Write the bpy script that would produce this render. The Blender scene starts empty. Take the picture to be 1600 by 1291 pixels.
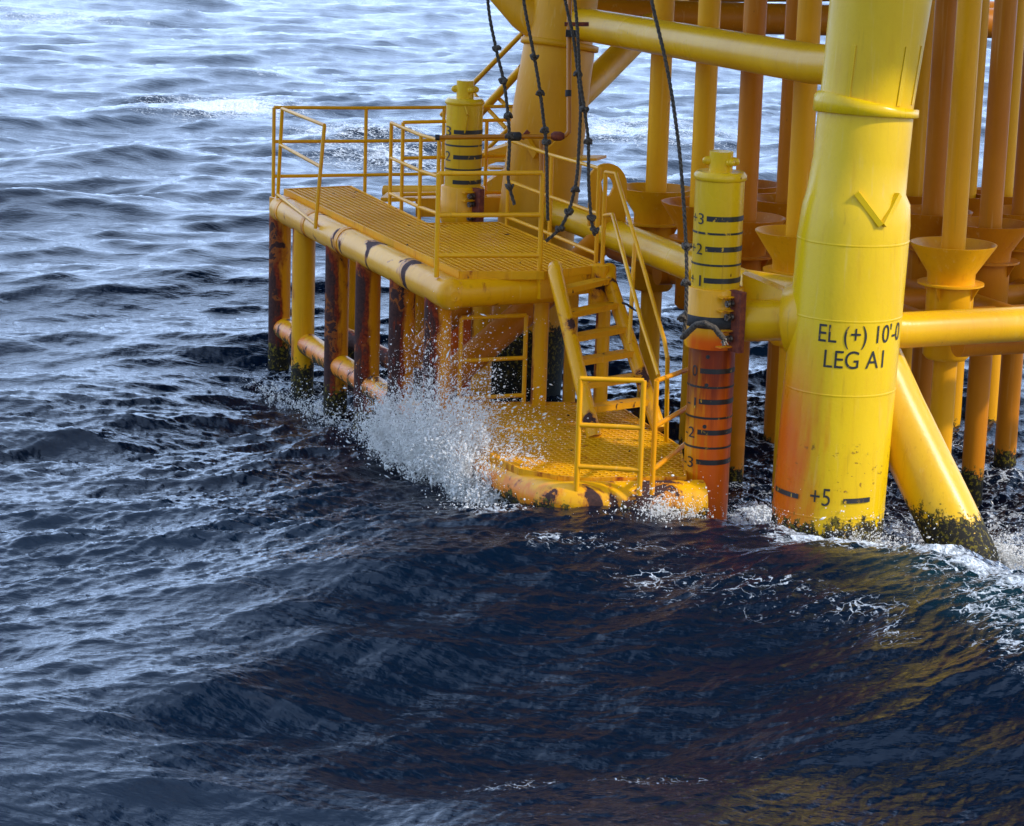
import bpy, bmesh, math, random
import numpy as np
from mathutils import Vector, Matrix
D = bpy.data
scn = bpy.context.scene
random.seed(4); rng = np.random.default_rng(11)

# ------------------------------------------------------------------ camera, world, sun, exposure
FPX = 3900.0; PITCH = math.radians(12.2); ROLL = math.radians(1.75); CAM = Vector((0, 0, 6.3))
fwd = Vector((0, math.cos(PITCH), -math.sin(PITCH))); u0 = Vector((0, math.sin(PITCH), math.cos(PITCH))); r0 = Vector((1, 0, 0))
UP = math.cos(ROLL)*u0 - math.sin(ROLL)*r0; RT = math.cos(ROLL)*r0 + math.sin(ROLL)*u0
cd = D.cameras.new('camera'); cam = D.objects.new('camera', cd); scn.collection.objects.link(cam)
cam.matrix_world = Matrix(((RT.x, UP.x, -fwd.x, CAM.x), (RT.y, UP.y, -fwd.y, CAM.y), (RT.z, UP.z, -fwd.z, CAM.z), (0, 0, 0, 1)))
cd.sensor_width = 36; cd.lens = FPX/1600*36; cd.shift_y = -45.5/1600
cd.clip_start = 0.1; cd.clip_end = 6000
scn.camera = cam

SUN_EL = math.radians(40); SUN_AZ = math.radians(112)      # azimuth measured clockwise from +Y (view direction)
sdir = Vector((math.sin(SUN_AZ)*math.cos(SUN_EL), math.cos(SUN_AZ)*math.cos(SUN_EL), math.sin(SUN_EL)))
world = D.worlds.new('World'); scn.world = world; world.use_nodes = True
wn = world.node_tree.nodes; wl = world.node_tree.links; wn.clear()
sky = wn.new('ShaderNodeTexSky'); sky.sky_type = 'NISHITA'; sky.sun_disc = False
sky.sun_elevation = SUN_EL; sky.sun_rotation = SUN_AZ; sky.air_density = 1.0; sky.dust_density = 1.5; sky.ozone_density = 1.2
tc = wn.new('ShaderNodeTexCoord'); mp = wn.new('ShaderNodeMapping'); mp.inputs['Scale'].default_value = (1.6, 1.6, 5.0)
nz = wn.new('ShaderNodeTexNoise'); nz.inputs['Scale'].default_value = 1.7; nz.inputs['Detail'].default_value = 7; nz.inputs['Roughness'].default_value = .6
cr = wn.new('ShaderNodeMapRange'); cr.inputs[1].default_value = .34; cr.inputs[2].default_value = .70; cr.inputs[3].default_value = 0.16; cr.inputs[4].default_value = .55
mx = wn.new('ShaderNodeMix'); mx.data_type = 'RGBA'; mx.inputs[7].default_value = (7.2, 9.9, 15.0, 1)
bg = wn.new('ShaderNodeBackground'); bg.inputs['Strength'].default_value = 0.15; wo = wn.new('ShaderNodeOutputWorld')
wl.new(tc.outputs['Generated'], mp.inputs[0]); wl.new(mp.outputs[0], nz.inputs['Vector']); wl.new(nz.outputs[0], cr.inputs[0])
sx = wn.new('ShaderNodeSeparateXYZ'); wl.new(tc.outputs['Generated'], sx.inputs[0])      # cloud bank thickens towards the horizon
hb = wn.new('ShaderNodeMapRange'); hb.interpolation_type = 'SMOOTHSTEP'; hb.inputs[1].default_value = .30; hb.inputs[2].default_value = 1.05; hb.inputs[3].default_value = .78; hb.inputs[4].default_value = 0.0; wl.new(sx.outputs[2], hb.inputs[0])
ad = wn.new('ShaderNodeMath'); ad.operation = 'ADD'; ad.use_clamp = True; wl.new(cr.outputs[0], ad.inputs[0]); wl.new(hb.outputs[0], ad.inputs[1])
# added gradient: sky bright seaward, dimmed behind the camera to cut front fill
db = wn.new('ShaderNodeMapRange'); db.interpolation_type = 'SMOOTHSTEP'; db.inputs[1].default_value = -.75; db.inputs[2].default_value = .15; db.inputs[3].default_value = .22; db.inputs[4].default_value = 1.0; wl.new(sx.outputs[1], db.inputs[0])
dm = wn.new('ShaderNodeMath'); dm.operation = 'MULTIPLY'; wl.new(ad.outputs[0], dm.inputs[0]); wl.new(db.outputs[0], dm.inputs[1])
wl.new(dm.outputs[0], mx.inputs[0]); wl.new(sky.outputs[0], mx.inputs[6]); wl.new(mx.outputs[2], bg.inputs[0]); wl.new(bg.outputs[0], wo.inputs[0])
sd = D.lights.new('sun', 'SUN'); sd.energy = 2.35; sd.angle = math.radians(2.5); sd.color = (1.0, .95, .87)
sun = D.objects.new('sun', sd); scn.collection.objects.link(sun); sun.rotation_euler = (-sdir).to_track_quat('-Z', 'Y').to_euler()
scn.view_settings.view_transform = 'Standard'; scn.view_settings.look = 'None'; scn.view_settings.gamma = 1; scn.view_settings.exposure = 0.46
scn.cycles.max_bounces = 8; scn.cycles.glossy_bounces = 4; scn.cycles.diffuse_bounces = 4; scn.cycles.transparent_max_bounces = 8

# ------------------------------------------------------------------ pixel -> world helpers (pixels of the 1600 px photograph)
def ray(u, v): return fwd + RT*((u-800)/FPX) - UP*((v-600)/FPX)
def at(u, v, d): return CAM + ray(u, v)*d                    # at a distance d along the view axis
def on_z(u, v, z):
    r = ray(u, v); return CAM + r*((z-CAM.z)/r.z)
def proj(p):
    q = Vector(p)-CAM; d = q.dot(fwd); return 800+FPX*q.dot(RT)/d, 600-FPX*q.dot(UP)/d, d

# ------------------------------------------------------------------ materials
def N(nt, t, **kw):
    n = nt.nodes.new(t)
    for k, v in kw.items():
        if k in n.inputs: n.inputs[k].default_value = v
        else: setattr(n, k, v)
    return n
def math_(nt, op, a, b=None, c=None, clamp=False):
    n = nt.nodes.new('ShaderNodeMath'); n.operation = op; n.use_clamp = clamp
    for i, x in enumerate((a, b, c)):
        if x is None: continue
        if isinstance(x, (int, float)): n.inputs[i].default_value = x
        else: nt.links.new(x, n.inputs[i])
    return n.outputs[0]
def mapr(nt, x, a, b, c=0., d=1., smooth=True):
    n = nt.nodes.new('ShaderNodeMapRange'); n.interpolation_type = 'SMOOTHSTEP' if smooth else 'LINEAR'
    nt.links.new(x, n.inputs[0])
    for i, v in enumerate((a, b, c, d)):
        n.inputs[i+1].default_value = v
    return n.outputs[0]
def mixc(nt, f, a, b):
    n = nt.nodes.new('ShaderNodeMix'); n.data_type = 'RGBA'
    for i, x in ((0, f), (6, a), (7, b)):
        if isinstance(x, (int, float)): n.inputs[i].default_value = x
        elif isinstance(x, tuple): n.inputs[i].default_value = (*x, 1)
        else: nt.links.new(x, n.inputs[i])
    return n.outputs[2]
def noise(nt, vec, scale, detail=6, rough=.6, dist=0.):
    n = N(nt, 'ShaderNodeTexNoise', Scale=scale, Detail=detail, Roughness=rough, Distortion=dist); nt.links.new(vec, n.inputs['Vector']); return n.outputs[0]
def vscale(nt, vec, s, off=(0, 0, 0)):
    n = nt.nodes.new('ShaderNodeMapping'); n.inputs['Scale'].default_value = s; n.inputs['Location'].default_value = off; nt.links.new(vec, n.inputs[0]); return n.outputs[0]

def paint(name, base=(.78, .47, .012), rust=0.0, side=None, growth=None, gstr=1., spots=.25, seed=0., rough=.36, zone=None, tint=None, patch=None, topdark=None, scuff=None):
    """marine paint: small rust spots, runs, a rusted weather side, marine growth under a level"""
    m = D.materials.new(name); m.use_nodes = True; nt = m.node_tree; b = nt.nodes['Principled BSDF']; b.inputs['Specular IOR Level'].default_value = .30 if rough < .4 else .2
    g = nt.nodes.new('ShaderNodeNewGeometry'); pos = g.outputs['Position']; nor = g.outputs['Normal']
    sp = nt.nodes.new('ShaderNodeSeparateXYZ'); nt.links.new(pos, sp.inputs[0]); z = sp.outputs[2]
    off = (seed*3.1, seed*1.7, seed)
    big = noise(nt, vscale(nt, pos, (1, 1, .6), off), .9, 5, .55)
    run = noise(nt, vscale(nt, pos, (9, 9, .8), off), 1.6, 6, .6)
    fine = noise(nt, vscale(nt, pos, (1, 1, 1), off), 26, 5, .65)
    mid = noise(nt, vscale(nt, pos, (1.4, 1.4, .7), off), 4.2, 7, .62)
    # paint tone varies slightly: fading and thin coats, chalking
    col = mixc(nt, mapr(nt, big, .35, .68, 0, 1), base, tuple(c*k for c, k in zip(base, (.86, .80, .8))))
    col = mixc(nt, mapr(nt, run, .52, .8, 0, .35), col, (base[0]*.72, base[1]*.5, base[2]*.6))
    col = mixc(nt, mapr(nt, fine, .5, .8, 0, .16), col, (base[0]*.6, base[1]*.55, .01))
    drip = noise(nt, vscale(nt, pos, (14, 14, .45), (off[0]+5, off[1], off[2])), 1.3, 5, .6)
    col = mixc(nt, mapr(nt, drip, .60, .74, 0, .30), col, (.30, .13, .008))
    col = mixc(nt, mapr(nt, drip, .42, .28, 0, .12), col, (.82, .70, .34))
    if tint:
        dx, dy, s0, s1, z0, z1, z2, z3, ts, rk = tint
        tp_ = nt.nodes.new('ShaderNodeVectorMath'); tp_.operation = 'DOT_PRODUCT'; nt.links.new(nor, tp_.inputs[0]); tp_.inputs[1].default_value = (dx, dy, 0)
        tf = math_(nt, 'MULTIPLY', mapr(nt, math_(nt, 'ADD', tp_.outputs['Value'], math_(nt, 'MULTIPLY', math_(nt, 'SUBTRACT', run, .5), rk)), s0, s1, 0, ts), math_(nt, 'MULTIPLY', mapr(nt, z, z0, z1, 0, 1), mapr(nt, z, z2, z3, 1, 0)))
        col = mixc(nt, tf, col, (.68, .085, .003))
    if topdark:
        col = mixc(nt, mapr(nt, math_(nt, 'ADD', z, math_(nt, 'MULTIPLY', math_(nt, 'SUBTRACT', run, .5), 1.6)), topdark[0], topdark[1], 0, .85), col, (.12, .010, .004))
    # rust amount
    lvl = math_(nt, 'ADD', math_(nt, 'MULTIPLY', mid, .62), math_(nt, 'MULTIPLY', run, .38))
    amt = math_(nt, 'ADD', lvl, rust)
    if side:
        dx, dy, s0, s1, k = side
        dp = nt.nodes.new('ShaderNodeVectorMath'); dp.operation = 'DOT_PRODUCT'; nt.links.new(nor, dp.inputs[0]); dp.inputs[1].default_value = (dx, dy, 0)
        sw = mapr(nt, dp.outputs['Value'], s0, s1, 0, k)
        if zone:
            sw = math_(nt, 'MULTIPLY', sw, mapr(nt, math_(nt, 'ADD', z, math_(nt, 'MULTIPLY', mid, .9)), zone[0], zone[1], 1, 0))
        amt = math_(nt, 'ADD', amt, sw)
    r1 = mapr(nt, amt, .66, .80, 0, 1)
    r2 = mapr(nt, amt, .83, .92, 0, 1)
    r0_ = mapr(nt, amt, .58, .74, 0, .6)
    col = mixc(nt, r0_, col, (.50, .14, .008))
    rc = mixc(nt, mapr(nt, fine, .35, .65, 0, 1), (.27, .035, .005), (.11, .012, .004))
    col = mixc(nt, r1, col, rc)
    dk = mixc(nt, mapr(nt, fine, .3, .7, 0, 1), (.034, .014, .012), (.070, .026, .018))
    col = mixc(nt, r2, col, dk)
    if spots > 0:
        sn = noise(nt, vscale(nt, pos, (1, 1, .55), off), 7.5, 3, .5)
        s = mapr(nt, sn, .80-spots*.35, .84-spots*.35, 0, 1)
        col = mixc(nt, s, col, (.07, .018, .01))
    rmask = r1
    if patch is not None:
        pn = noise(nt, vscale(nt, pos, (1, 1, .8), off), 2.4, 6, .6, .5); pth = .66-patch
        col = mixc(nt, mapr(nt, pn, pth-.05, pth, 0, .75), col, (.36, .09, .01))
        pm = mapr(nt, pn, pth, pth+.012, 0, 1); col = mixc(nt, pm, col, dk); rmask = math_(nt, 'MAXIMUM', rmask, pm)
    if scuff:
        sc = noise(nt, vscale(nt, pos, (1, 1, 1.6), off), 13, 6, .7); zz = math_(nt, 'MULTIPLY', mapr(nt, z, scuff[0], scuff[0]+.08, 0, 1), mapr(nt, z, scuff[1]-.08, scuff[1], 1, 0))
        e2 = math_(nt, 'MULTIPLY', math_(nt, 'MULTIPLY', mapr(nt, sc, .585, .62, 0, .85), zz), mapr(nt, mid, .48, .58, 0, 1)); col = mixc(nt, e2, col, (.20, .07, .008))
    if growth is not None:
        gz = math_(nt, 'ADD', z, math_(nt, 'MULTIPLY', math_(nt, 'SUBTRACT', mid, .5), -.55))
        gz = math_(nt, 'ADD', gz, math_(nt, 'MULTIPLY', math_(nt, 'SUBTRACT', fine, .5), -.40))
        gm = mapr(nt, gz, growth, growth+.05, gstr, 0)
        gc = mixc(nt, mapr(nt, fine, .52, .60, 0, 1), (.014, .011, .006), (.15, .11, .006))
        gc2 = mixc(nt, mapr(nt, z, growth-.75, growth-.1, 0, 1), (.008, .010, .008), gc)
        col = mixc(nt, gm, col, gc2)
        rmask = math_(nt, 'MAXIMUM', rmask, gm)
    nt.links.new(col, b.inputs['Base Color'])
    ro = math_(nt, 'ADD', mapr(nt, rmask, 0, 1, rough, .78), math_(nt, 'MULTIPLY', math_(nt, 'SUBTRACT', big, .5), .25), clamp=True)
    nt.links.new(ro, b.inputs['Roughness'])
    bp = nt.nodes.new('ShaderNodeBump'); bp.inputs['Strength'].default_value = .35; bp.inputs['Distance'].default_value = .012
    hh = math_(nt, 'ADD', math_(nt, 'MULTIPLY', fine, .35), math_(nt, 'MULTIPLY', math_(nt, 'ADD', r2, rmask), math_(nt, 'MULTIPLY', fine, .9)))
    hh = math_(nt, 'ADD', hh, math_(nt, 'MULTIPLY', big, 1.0))
    nt.links.new(hh, bp.inputs['Height']); nt.links.new(bp.outputs[0], b.inputs['Normal'])
    return m
def plain(name, c1, c2, scale=12, rough=.7, metal=0.):
    m = D.materials.new(name); m.use_nodes = True; nt = m.node_tree; b = nt.nodes['Principled BSDF']
    g = nt.nodes.new('ShaderNodeNewGeometry'); f = noise(nt, g.outputs['Position'], scale, 6, .65)
    nt.links.new(mixc(nt, mapr(nt, f, .35, .65), c1, c2), b.inputs['Base Color']); b.inputs['Roughness'].default_value = rough; b.inputs['Metallic'].default_value = metal
    bp = nt.nodes.new('ShaderNodeBump'); bp.inputs['Strength'].default_value = .3; bp.inputs['Distance'].default_value = .01; nt.links.new(f, bp.inputs['Height']); nt.links.new(bp.outputs[0], b.inputs['Normal'])
    return m
SEA = (-.93, -.37)                                          # the weather side of the landing
Y1 = (.82, .375, .001); Y2 = (.76, .30, .001); Y3 = (.52, .17, .002)
M = dict(
    leg=paint('leg paint', (.76, .48, .004), rust=-.14, tint=(-.95, -.3, .45, 1.0, -.2, .5, 1.1, 2.3, .9, .5), growth=.34, spots=.05, rough=.28, scuff=(.55, 1.15)),
    leg2=paint('far leg paint', (.70, .31, .001), rough=.46, rust=-.12, growth=.72, spots=.1, seed=2, side=(.9, -.3, -.2, .9, .10)),
    brace=paint('brace paint', (.76, .40, .003), rust=-.12, spots=.12, seed=3, rough=.30),
    bracelow=paint('low brace paint', (.80, .46, .005), rust=-.20, growth=.40, spots=.0, seed=4, rough=.3),
    land=paint('landing paint', Y1, rust=-.08, spots=.12, seed=5, rough=.33, patch=.045),
    column=paint('column paint', Y2, rust=-.01, side=(-.95, -.30, -.85, 1.0, .50), growth=.10, zone=(1.95, 2.55), seed=6, spots=.1, patch=.03, rough=.42),
    columnclean=paint('clean column paint', Y1, rust=-.10, side=(-.98, -.15, .45, 1.1, .35), growth=.12, seed=9, spots=.1),
    low=paint('fender paint', Y1, rust=-.04, growth=.32, seed=7, spots=.12, patch=.10, tint=(-.9, -.3, .40, .95, -1, 0, 2, 3, .6, 1.6)),
    rim2=paint('deck edge paint', Y1, rust=.07, seed=33, spots=.2, rough=.5),
    rim=paint('rusty rim paint', Y1, rust=.17, seed=31, spots=.3, rough=.6),
    rail=paint('rail paint', Y1, rust=-.08, spots=.1, seed=8),
    railrust=paint('rusty rail paint', Y2, rust=.04, spots=.2, seed=12),
    grate=paint('grating paint', Y1, rust=.05, spots=.30, seed=10, rough=.5),
    gauge=paint('gauge paint', (.72, .42, .006), rust=-.10, spots=.24, seed=11, rough=.3),
    gaugelow=paint('rusty gauge paint', Y2, rust=-.03, tint=(.55, -.83, .1, .75, -1., -.5, 3., 4., .85, 2.4), topdark=(.9, 1.75), spots=.1, seed=13, rough=.35, growth=.05),
    clamp=paint('clamp paint', Y1, rust=.0, side=(.75, -.65, .75, 1.0, .22), spots=.25, seed=14, tint=(-.2, -1, .35, .95, -1, 0, 1.85, 2.0, .95, .8)),
    pipe=paint('pipe paint', (.76, .345, .002), rust=-.09, growth=-.15, spots=.12, seed=15, rough=.42),
    pipeb=paint('dark pipe paint', Y3, rust=-.04, growth=-.15, spots=.15, seed=16, rough=.42),  # darker than pipe paint; interreflection among the pipes partly put into the colour
    funnel=paint('guide paint', Y3, rust=.05, spots=.2, seed=17, rough=.45),
    funnely=paint('bright guide paint', (.72, .32, .003), rust=.03, spots=.2, seed=18, rough=.4),
    orange=paint('orange pipe paint', (.46, .16, .003), rust=-.03, spots=.2, seed=19),
    tread=paint('worn tread paint', Y1, rust=.05, spots=.40, seed=20, rough=.6),
    deckp=paint('upper deck paint', (.045, .05, .045), rust=-.05, spots=.1, seed=21, rough=.5),
    mark=None,
    black=plain('black paint', (.012, .012, .012), (.03, .028, .025), 20, .5),
    rubber=plain('black rubber', (.010, .010, .010), (.025, .022, .02), 25, .75),
    rope=plain('tarred rope', (.022, .016, .012), (.10, .078, .055), 60, .9),
    fray=plain('frayed rope', (.30, .24, .18), (.12, .09, .06), 60, .9),
    rustm=plain('solid rust', (.10, .016, .010), (.22, .045, .012), 18, .85),
    bolt=plain('bolt steel', (.22, .20, .17), (.06, .04, .03), 40, .4, .8),
)

def mark_paint():
    m = D.materials.new('mark paint'); m.use_nodes = True; nt = m.node_tree; b = nt.nodes['Principled BSDF']; b.inputs['Roughness'].default_value = .45
    g = nt.nodes.new('ShaderNodeNewGeometry'); f = noise(nt, vscale(nt, g.outputs['Position'], (1, 1, .6)), 17, 7, .72); h = noise(nt, g.outputs['Position'], 3, 3, .5)
    e = math_(nt, 'ADD', f, math_(nt, 'MULTIPLY', math_(nt, 'SUBTRACT', h, .5), .35))
    nt.links.new(mixc(nt, mapr(nt, e, .60, .68), (.014, .013, .012), (.66, .36, .006)), b.inputs['Base Color']); return m
M['mark'] = mark_paint()
# ------------------------------------------------------------------ mesh helpers
def frame_of(d):
    d = d.normalized(); a = Vector((0, 0, 1)) if abs(d.z) < .95 else Vector((0, 1, 0))
    x = d.cross(a).normalized(); return x, x.cross(d).normalized()
class MB:
    def __init__(s): s.v = []; s.f = []; s.sm = []; s.mi = []; s.cur = 0
    def face(s, idx, smooth=False): s.f.append(idx); s.sm.append(smooth); s.mi.append(s.cur)
    def tube(s, pts, r, n=24, caps=True, dome=0.):
        pts = [Vector(p) for p in pts]; k = len(pts)
        rs = [r]*k if isinstance(r, (int, float)) else list(r)
        x, y = frame_of(pts[1]-pts[0]); base = len(s.v); prev = (pts[1]-pts[0]).normalized()
        for i, p in enumerate(pts):
            if i == 0: t = pts[1]-pts[0]; sc = 1
            elif i == k-1: t = pts[-1]-pts[-2]
            else: t = (pts[i+1]-p).normalized()+(p-pts[i-1]).normalized()
            t = t.normalized(); q = prev.rotation_difference(t); x = q @ x; y = q @ y; prev = t
            for j in range(n):
                a = 2*math.pi*j/n; s.v.append(p+(x*math.cos(a)+y*math.sin(a))*rs[i])
        for i in range(k-1):
            for j in range(n):
                a = base+i*n+j; b = base+i*n+(j+1) % n; s.face((a, b, b+n, a+n), True)
        if caps:
            b2 = len(s.v); s.v += [s.v[base+j].copy() for j in range(n)]; s.face(tuple(b2+j for j in reversed(range(n))))
            b3 = len(s.v); s.v += [s.v[base+(k-1)*n+j].copy() for j in range(n)]; s.face(tuple(b3+j for j in range(n)))
        return s
    def bar(s, a, b, w, h=None, up=Vector((0, 0, 1))):
        """a square bar from a to b, w across, h in height"""
        a = Vector(a); b = Vector(b); h = h or w; d = (b-a).normalized()
        x = d.cross(up)
        x = x.normalized() if x.length > 1e-4 else Vector((1, 0, 0)); y = x.cross(d).normalized(); i = len(s.v)
        for p in (a, b):
            for sx, sy in ((-1, -1), (1, -1), (1, 1), (-1, 1)): s.v.append(p+x*(sx*w/2)+y*(sy*h/2))
        for f in ((0, 1, 2, 3), (7, 6, 5, 4), (0, 4, 5, 1), (1, 5, 6, 2), (2, 6, 7, 3), (3, 7, 4, 0)): s.face(tuple(i+q for q in f))
        return s
    def prism(s, poly, z0, z1):
        n = len(poly); i = len(s.v)
        for z in (z0, z1):
            for p in poly: s.v.append(Vector((p[0], p[1], z)))
        s.face(tuple(i+j for j in reversed(range(n)))); s.face(tuple(i+n+j for j in range(n)))
        for j in range(n): s.face((i+j, i+(j+1) % n, i+n+(j+1) % n, i+n+j))
        return s
    def extrude(s, poly, t):
        """poly: 3-D outline; t: thickness vector"""
        n = len(poly); i = len(s.v); t = Vector(t)
        s.v += [Vector(p) for p in poly]; s.v += [Vector(p)+t for p in poly]
        s.face(tuple(i+j for j in reversed(range(n)))); s.face(tuple(i+n+j for j in range(n)))
        for j in range(n): s.face((i+j, i+(j+1) % n, i+n+(j+1) % n, i+n+j))
        return s
    def ball(s, c, r, n=14, sq=(1, 1, 1), jit=0.):
        c = Vector(c); base = len(s.v); m = n//2
        for i in range(m+1):
            th = math.pi*i/m
            for j in range(n):
                a = 2*math.pi*j/n; k = 1+random.uniform(-jit, jit)
                s.v.append(c+Vector((math.sin(th)*math.cos(a)*sq[0], math.sin(th)*math.sin(a)*sq[1], math.cos(th)*sq[2]))*r*k)
        for i in range(m):
            for j in range(n):
                a = base+i*n+j; b = base+i*n+(j+1) % n; s.face((a, a+n, b+n, b), True)
        return s
    def build(s, name, mats, parent=None, loc=None):
        root = parent
        while root is not None and root.parent: root = root.parent
        o0 = Vector(root['_o']) if root is not None else (Vector(loc) if loc is not None else Vector((0, 0, 0)))
        me = D.meshes.new(name); me.from_pydata([tuple(v-o0) for v in s.v], [], s.f)
        me.polygons.foreach_set('use_smooth', s.sm); me.polygons.foreach_set('material_index', s.mi)
        for m in (mats if isinstance(mats, (list, tuple)) else [mats]): me.materials.append(m)
        me.update(); o = D.objects.new(name, me); scn.collection.objects.link(o)
        if parent is not None: o.parent = parent
        else: o.location = o0; o['_o'] = tuple(o0)
        return o
def tag(o, label, cat, group=None, kind=None):
    if label: o['label'] = label
    if cat: o['category'] = cat
    if group: o['group'] = group
    if kind: o['kind'] = kind
    return o
def thing(name, label, cat, loc, group=None):
    o = D.objects.new(name, None); scn.collection.objects.link(o); o.location = loc; o['_o'] = tuple(loc); o.empty_display_size = .2
    return tag(o, label, cat, group)
def arc(c, a, b, k=6):
    """quadratic bend through corner c from a to b"""
    a, b, c = Vector(a), Vector(b), Vector(c); return [a*(1-t)**2+c*2*t*(1-t)+b*t*t for t in [i/k for i in range(k+1)]]
def band(mb, axis, r, z0, z1, a0, a1, n=40):
    """a curved strip standing proud of a vertical-ish tube. axis(z) -> centre; angles around, 0 = towards camera (-Y), + = right"""
    i = len(mb.v)
    for k in range(n+1):
        a = a0+(a1-a0)*k/n; d = Vector((math.sin(a), -math.cos(a), 0))
        for z in (z0, z1):
            mb.v.append(axis(z)+d*r)
    for k in range(n): q = i+2*k; mb.face((q, q+2, q+3, q+1), True)
def lettering(txt, axis, r, z, a0, a1, height, name, parent, mat):
    """text wrapped round the tube, spanning the angles a0..a1, baseline at height z"""
    cu = D.curves.new('t', 'FONT'); cu.body = txt; cu.size = 1; o = D.objects.new('t', cu); scn.collection.objects.link(o)
    bpy.context.view_layer.update(); me = D.meshes.new_from_object(o.evaluated_get(bpy.context.evaluated_depsgraph_get())); D.objects.remove(o)
    bm = bmesh.new(); bm.from_mesh(me); xs = [v.co.x for v in bm.verts]; ys = [v.co.y for v in bm.verts]; x0, x1 = min(xs), max(xs); yc = max(ys)
    for k in range(1, 60):
        x = x0+(x1-x0)*k/60; bmesh.ops.bisect_plane(bm, geom=bm.verts[:]+bm.edges[:]+bm.faces[:], plane_co=(x, 0, 0), plane_no=(1, 0, 0))
    mb = MB(); hy = height/.72
    bm.verts.ensure_lookup_table()
    for v in bm.verts:
        a = a0+(a1-a0)*(v.co.x-x0)/(x1-x0); zz = z+v.co.y*hy; mb.v.append(axis(zz)+Vector((math.sin(a), -math.cos(a), 0))*r)
    for f in bm.faces: mb.face(tuple(v.index for v in f.verts))
    bm.free(); return mb.build(name, mat, parent)
def grating(poly, z, da, pitch=.045, w=.010, h=.028):
    """open bar grating clipped to a polygon; da = direction of one set of bars"""
    mb = MB(); da = Vector((da[0], da[1])).normalized(); db = Vector((-da.y, da.x)); P = [Vector((p[0], p[1])) for p in poly]
    for (d, e, dz, ww, hh, pp) in ((da, db, 0, w, h, pitch), (db, da, -.003, w*.8, h*.7, pitch)):
        ts = [p.dot(e) for p in P]; t = math.floor(min(ts)/pp)*pp+pp*.5
        while t < max(ts):
            xs = []
            for i in range(len(P)):
                a, b = P[i], P[(i+1) % len(P)]; ta, tb = a.dot(e), b.dot(e)
                if (ta-t)*(tb-t) < 0: k = (t-ta)/(tb-ta); xs.append((a+(b-a)*k).dot(d))
            xs.sort()
            for i in range(0, len(xs)-1, 2):
                a = d*xs[i]+e*t; b = d*xs[i+1]+e*t
                if (b-a).length > .02: mb.bar((a.x, a.y, z-hh/2+dz), (b.x, b.y, z-hh/2+dz), ww, hh)
            t += pp
    return mb

# ================================================================== THE SEA
def tile(L, n, lo, hi, power, wind, spread, seed):
    g = np.random.default_rng(seed); k = np.fft.fftfreq(n, L/n)*2*np.pi; kx, ky = np.meshgrid(k, k, indexing='xy'); kk = np.hypot(kx, ky); kk[0, 0] = 1
    lam = 2*np.pi/kk; cosw = (kx*wind[0]+ky*wind[1])/kk
    amp = kk**(-power/2)*np.clip((lam < hi)*(lam > lo), 0, 1)*np.exp(-(lam/hi)**4*.6)
    amp = amp*(np.abs(cosw)**spread+.06); amp[0, 0] = 0
    h = (g.normal(size=(n, n))+1j*g.normal(size=(n, n)))*amp
    H = np.fft.ifft2(h).real; s = 1/H.std(); H *= s
    DX = np.fft.ifft2(-1j*kx/kk*h).real*s; DY = np.fft.ifft2(-1j*ky/kk*h).real*s
    return H, DX, DY
def samp(T, L, x, y):
    n = T.shape[0]; fx = (x/L*n) % n; fy = (y/L*n) % n; i = fx.astype(int); j = fy.astype(int); a = fx-i; b = fy-j; i2 = (i+1) % n; j2 = (j+1) % n; i %= n; j %= n
    return T[j, i]*(1-a)*(1-b)+T[j, i2]*a*(1-b)+T[j2, i]*(1-a)*b+T[j2, i2]*a*b
WIND = (.36, -.93)
TA = tile(61., 1024, .5, 10., 3.95, WIND, 2.0, 5)
TB = tile(23.7, 1024, .14, 1.6, 3.9, (.34, -.94), 3.2, 6)
TC = tile(7.9, 1024, .03, .30, 3.6, (.38, -.92), 2.2, 7)
def smooth(x, a, b):
    t = np.clip((x-a)/(b-a), 0, 1); return t*t*(3-2*t)
CREST = [(-12., 11.), (-6.5, 14.2), (-3.7, 17.2), (-2.5, 19.6), (-1.2, 21.3), (.3, 21.75), (1.7, 21.75), (2.9, 21.3), (3.7, 20.3), (4.6, 19.2), (7.5, 16.5), (12, 14)]
_cx = np.linspace(-14, 16, 1201); _cy = np.interp(_cx, [p[0] for p in CREST], [p[1] for p in CREST]); _k = np.exp(-(np.linspace(-2.4, 2.4, 193)/.8)**2); _k /= _k.sum()
_cy = np.convolve(np.pad(_cy, 96, mode='edge'), _k, mode='valid'); _cs = 1/np.hypot(1, np.gradient(_cy, _cx)); _cs = np.convolve(np.pad(_cs, 96, mode='edge'), _k, mode='valid')
def crest_dist(x, y):                                        # + behind the crest (away from the camera)
    return (y-np.interp(x, _cx, _cy))*np.interp(x, _cx, _cs)
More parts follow.
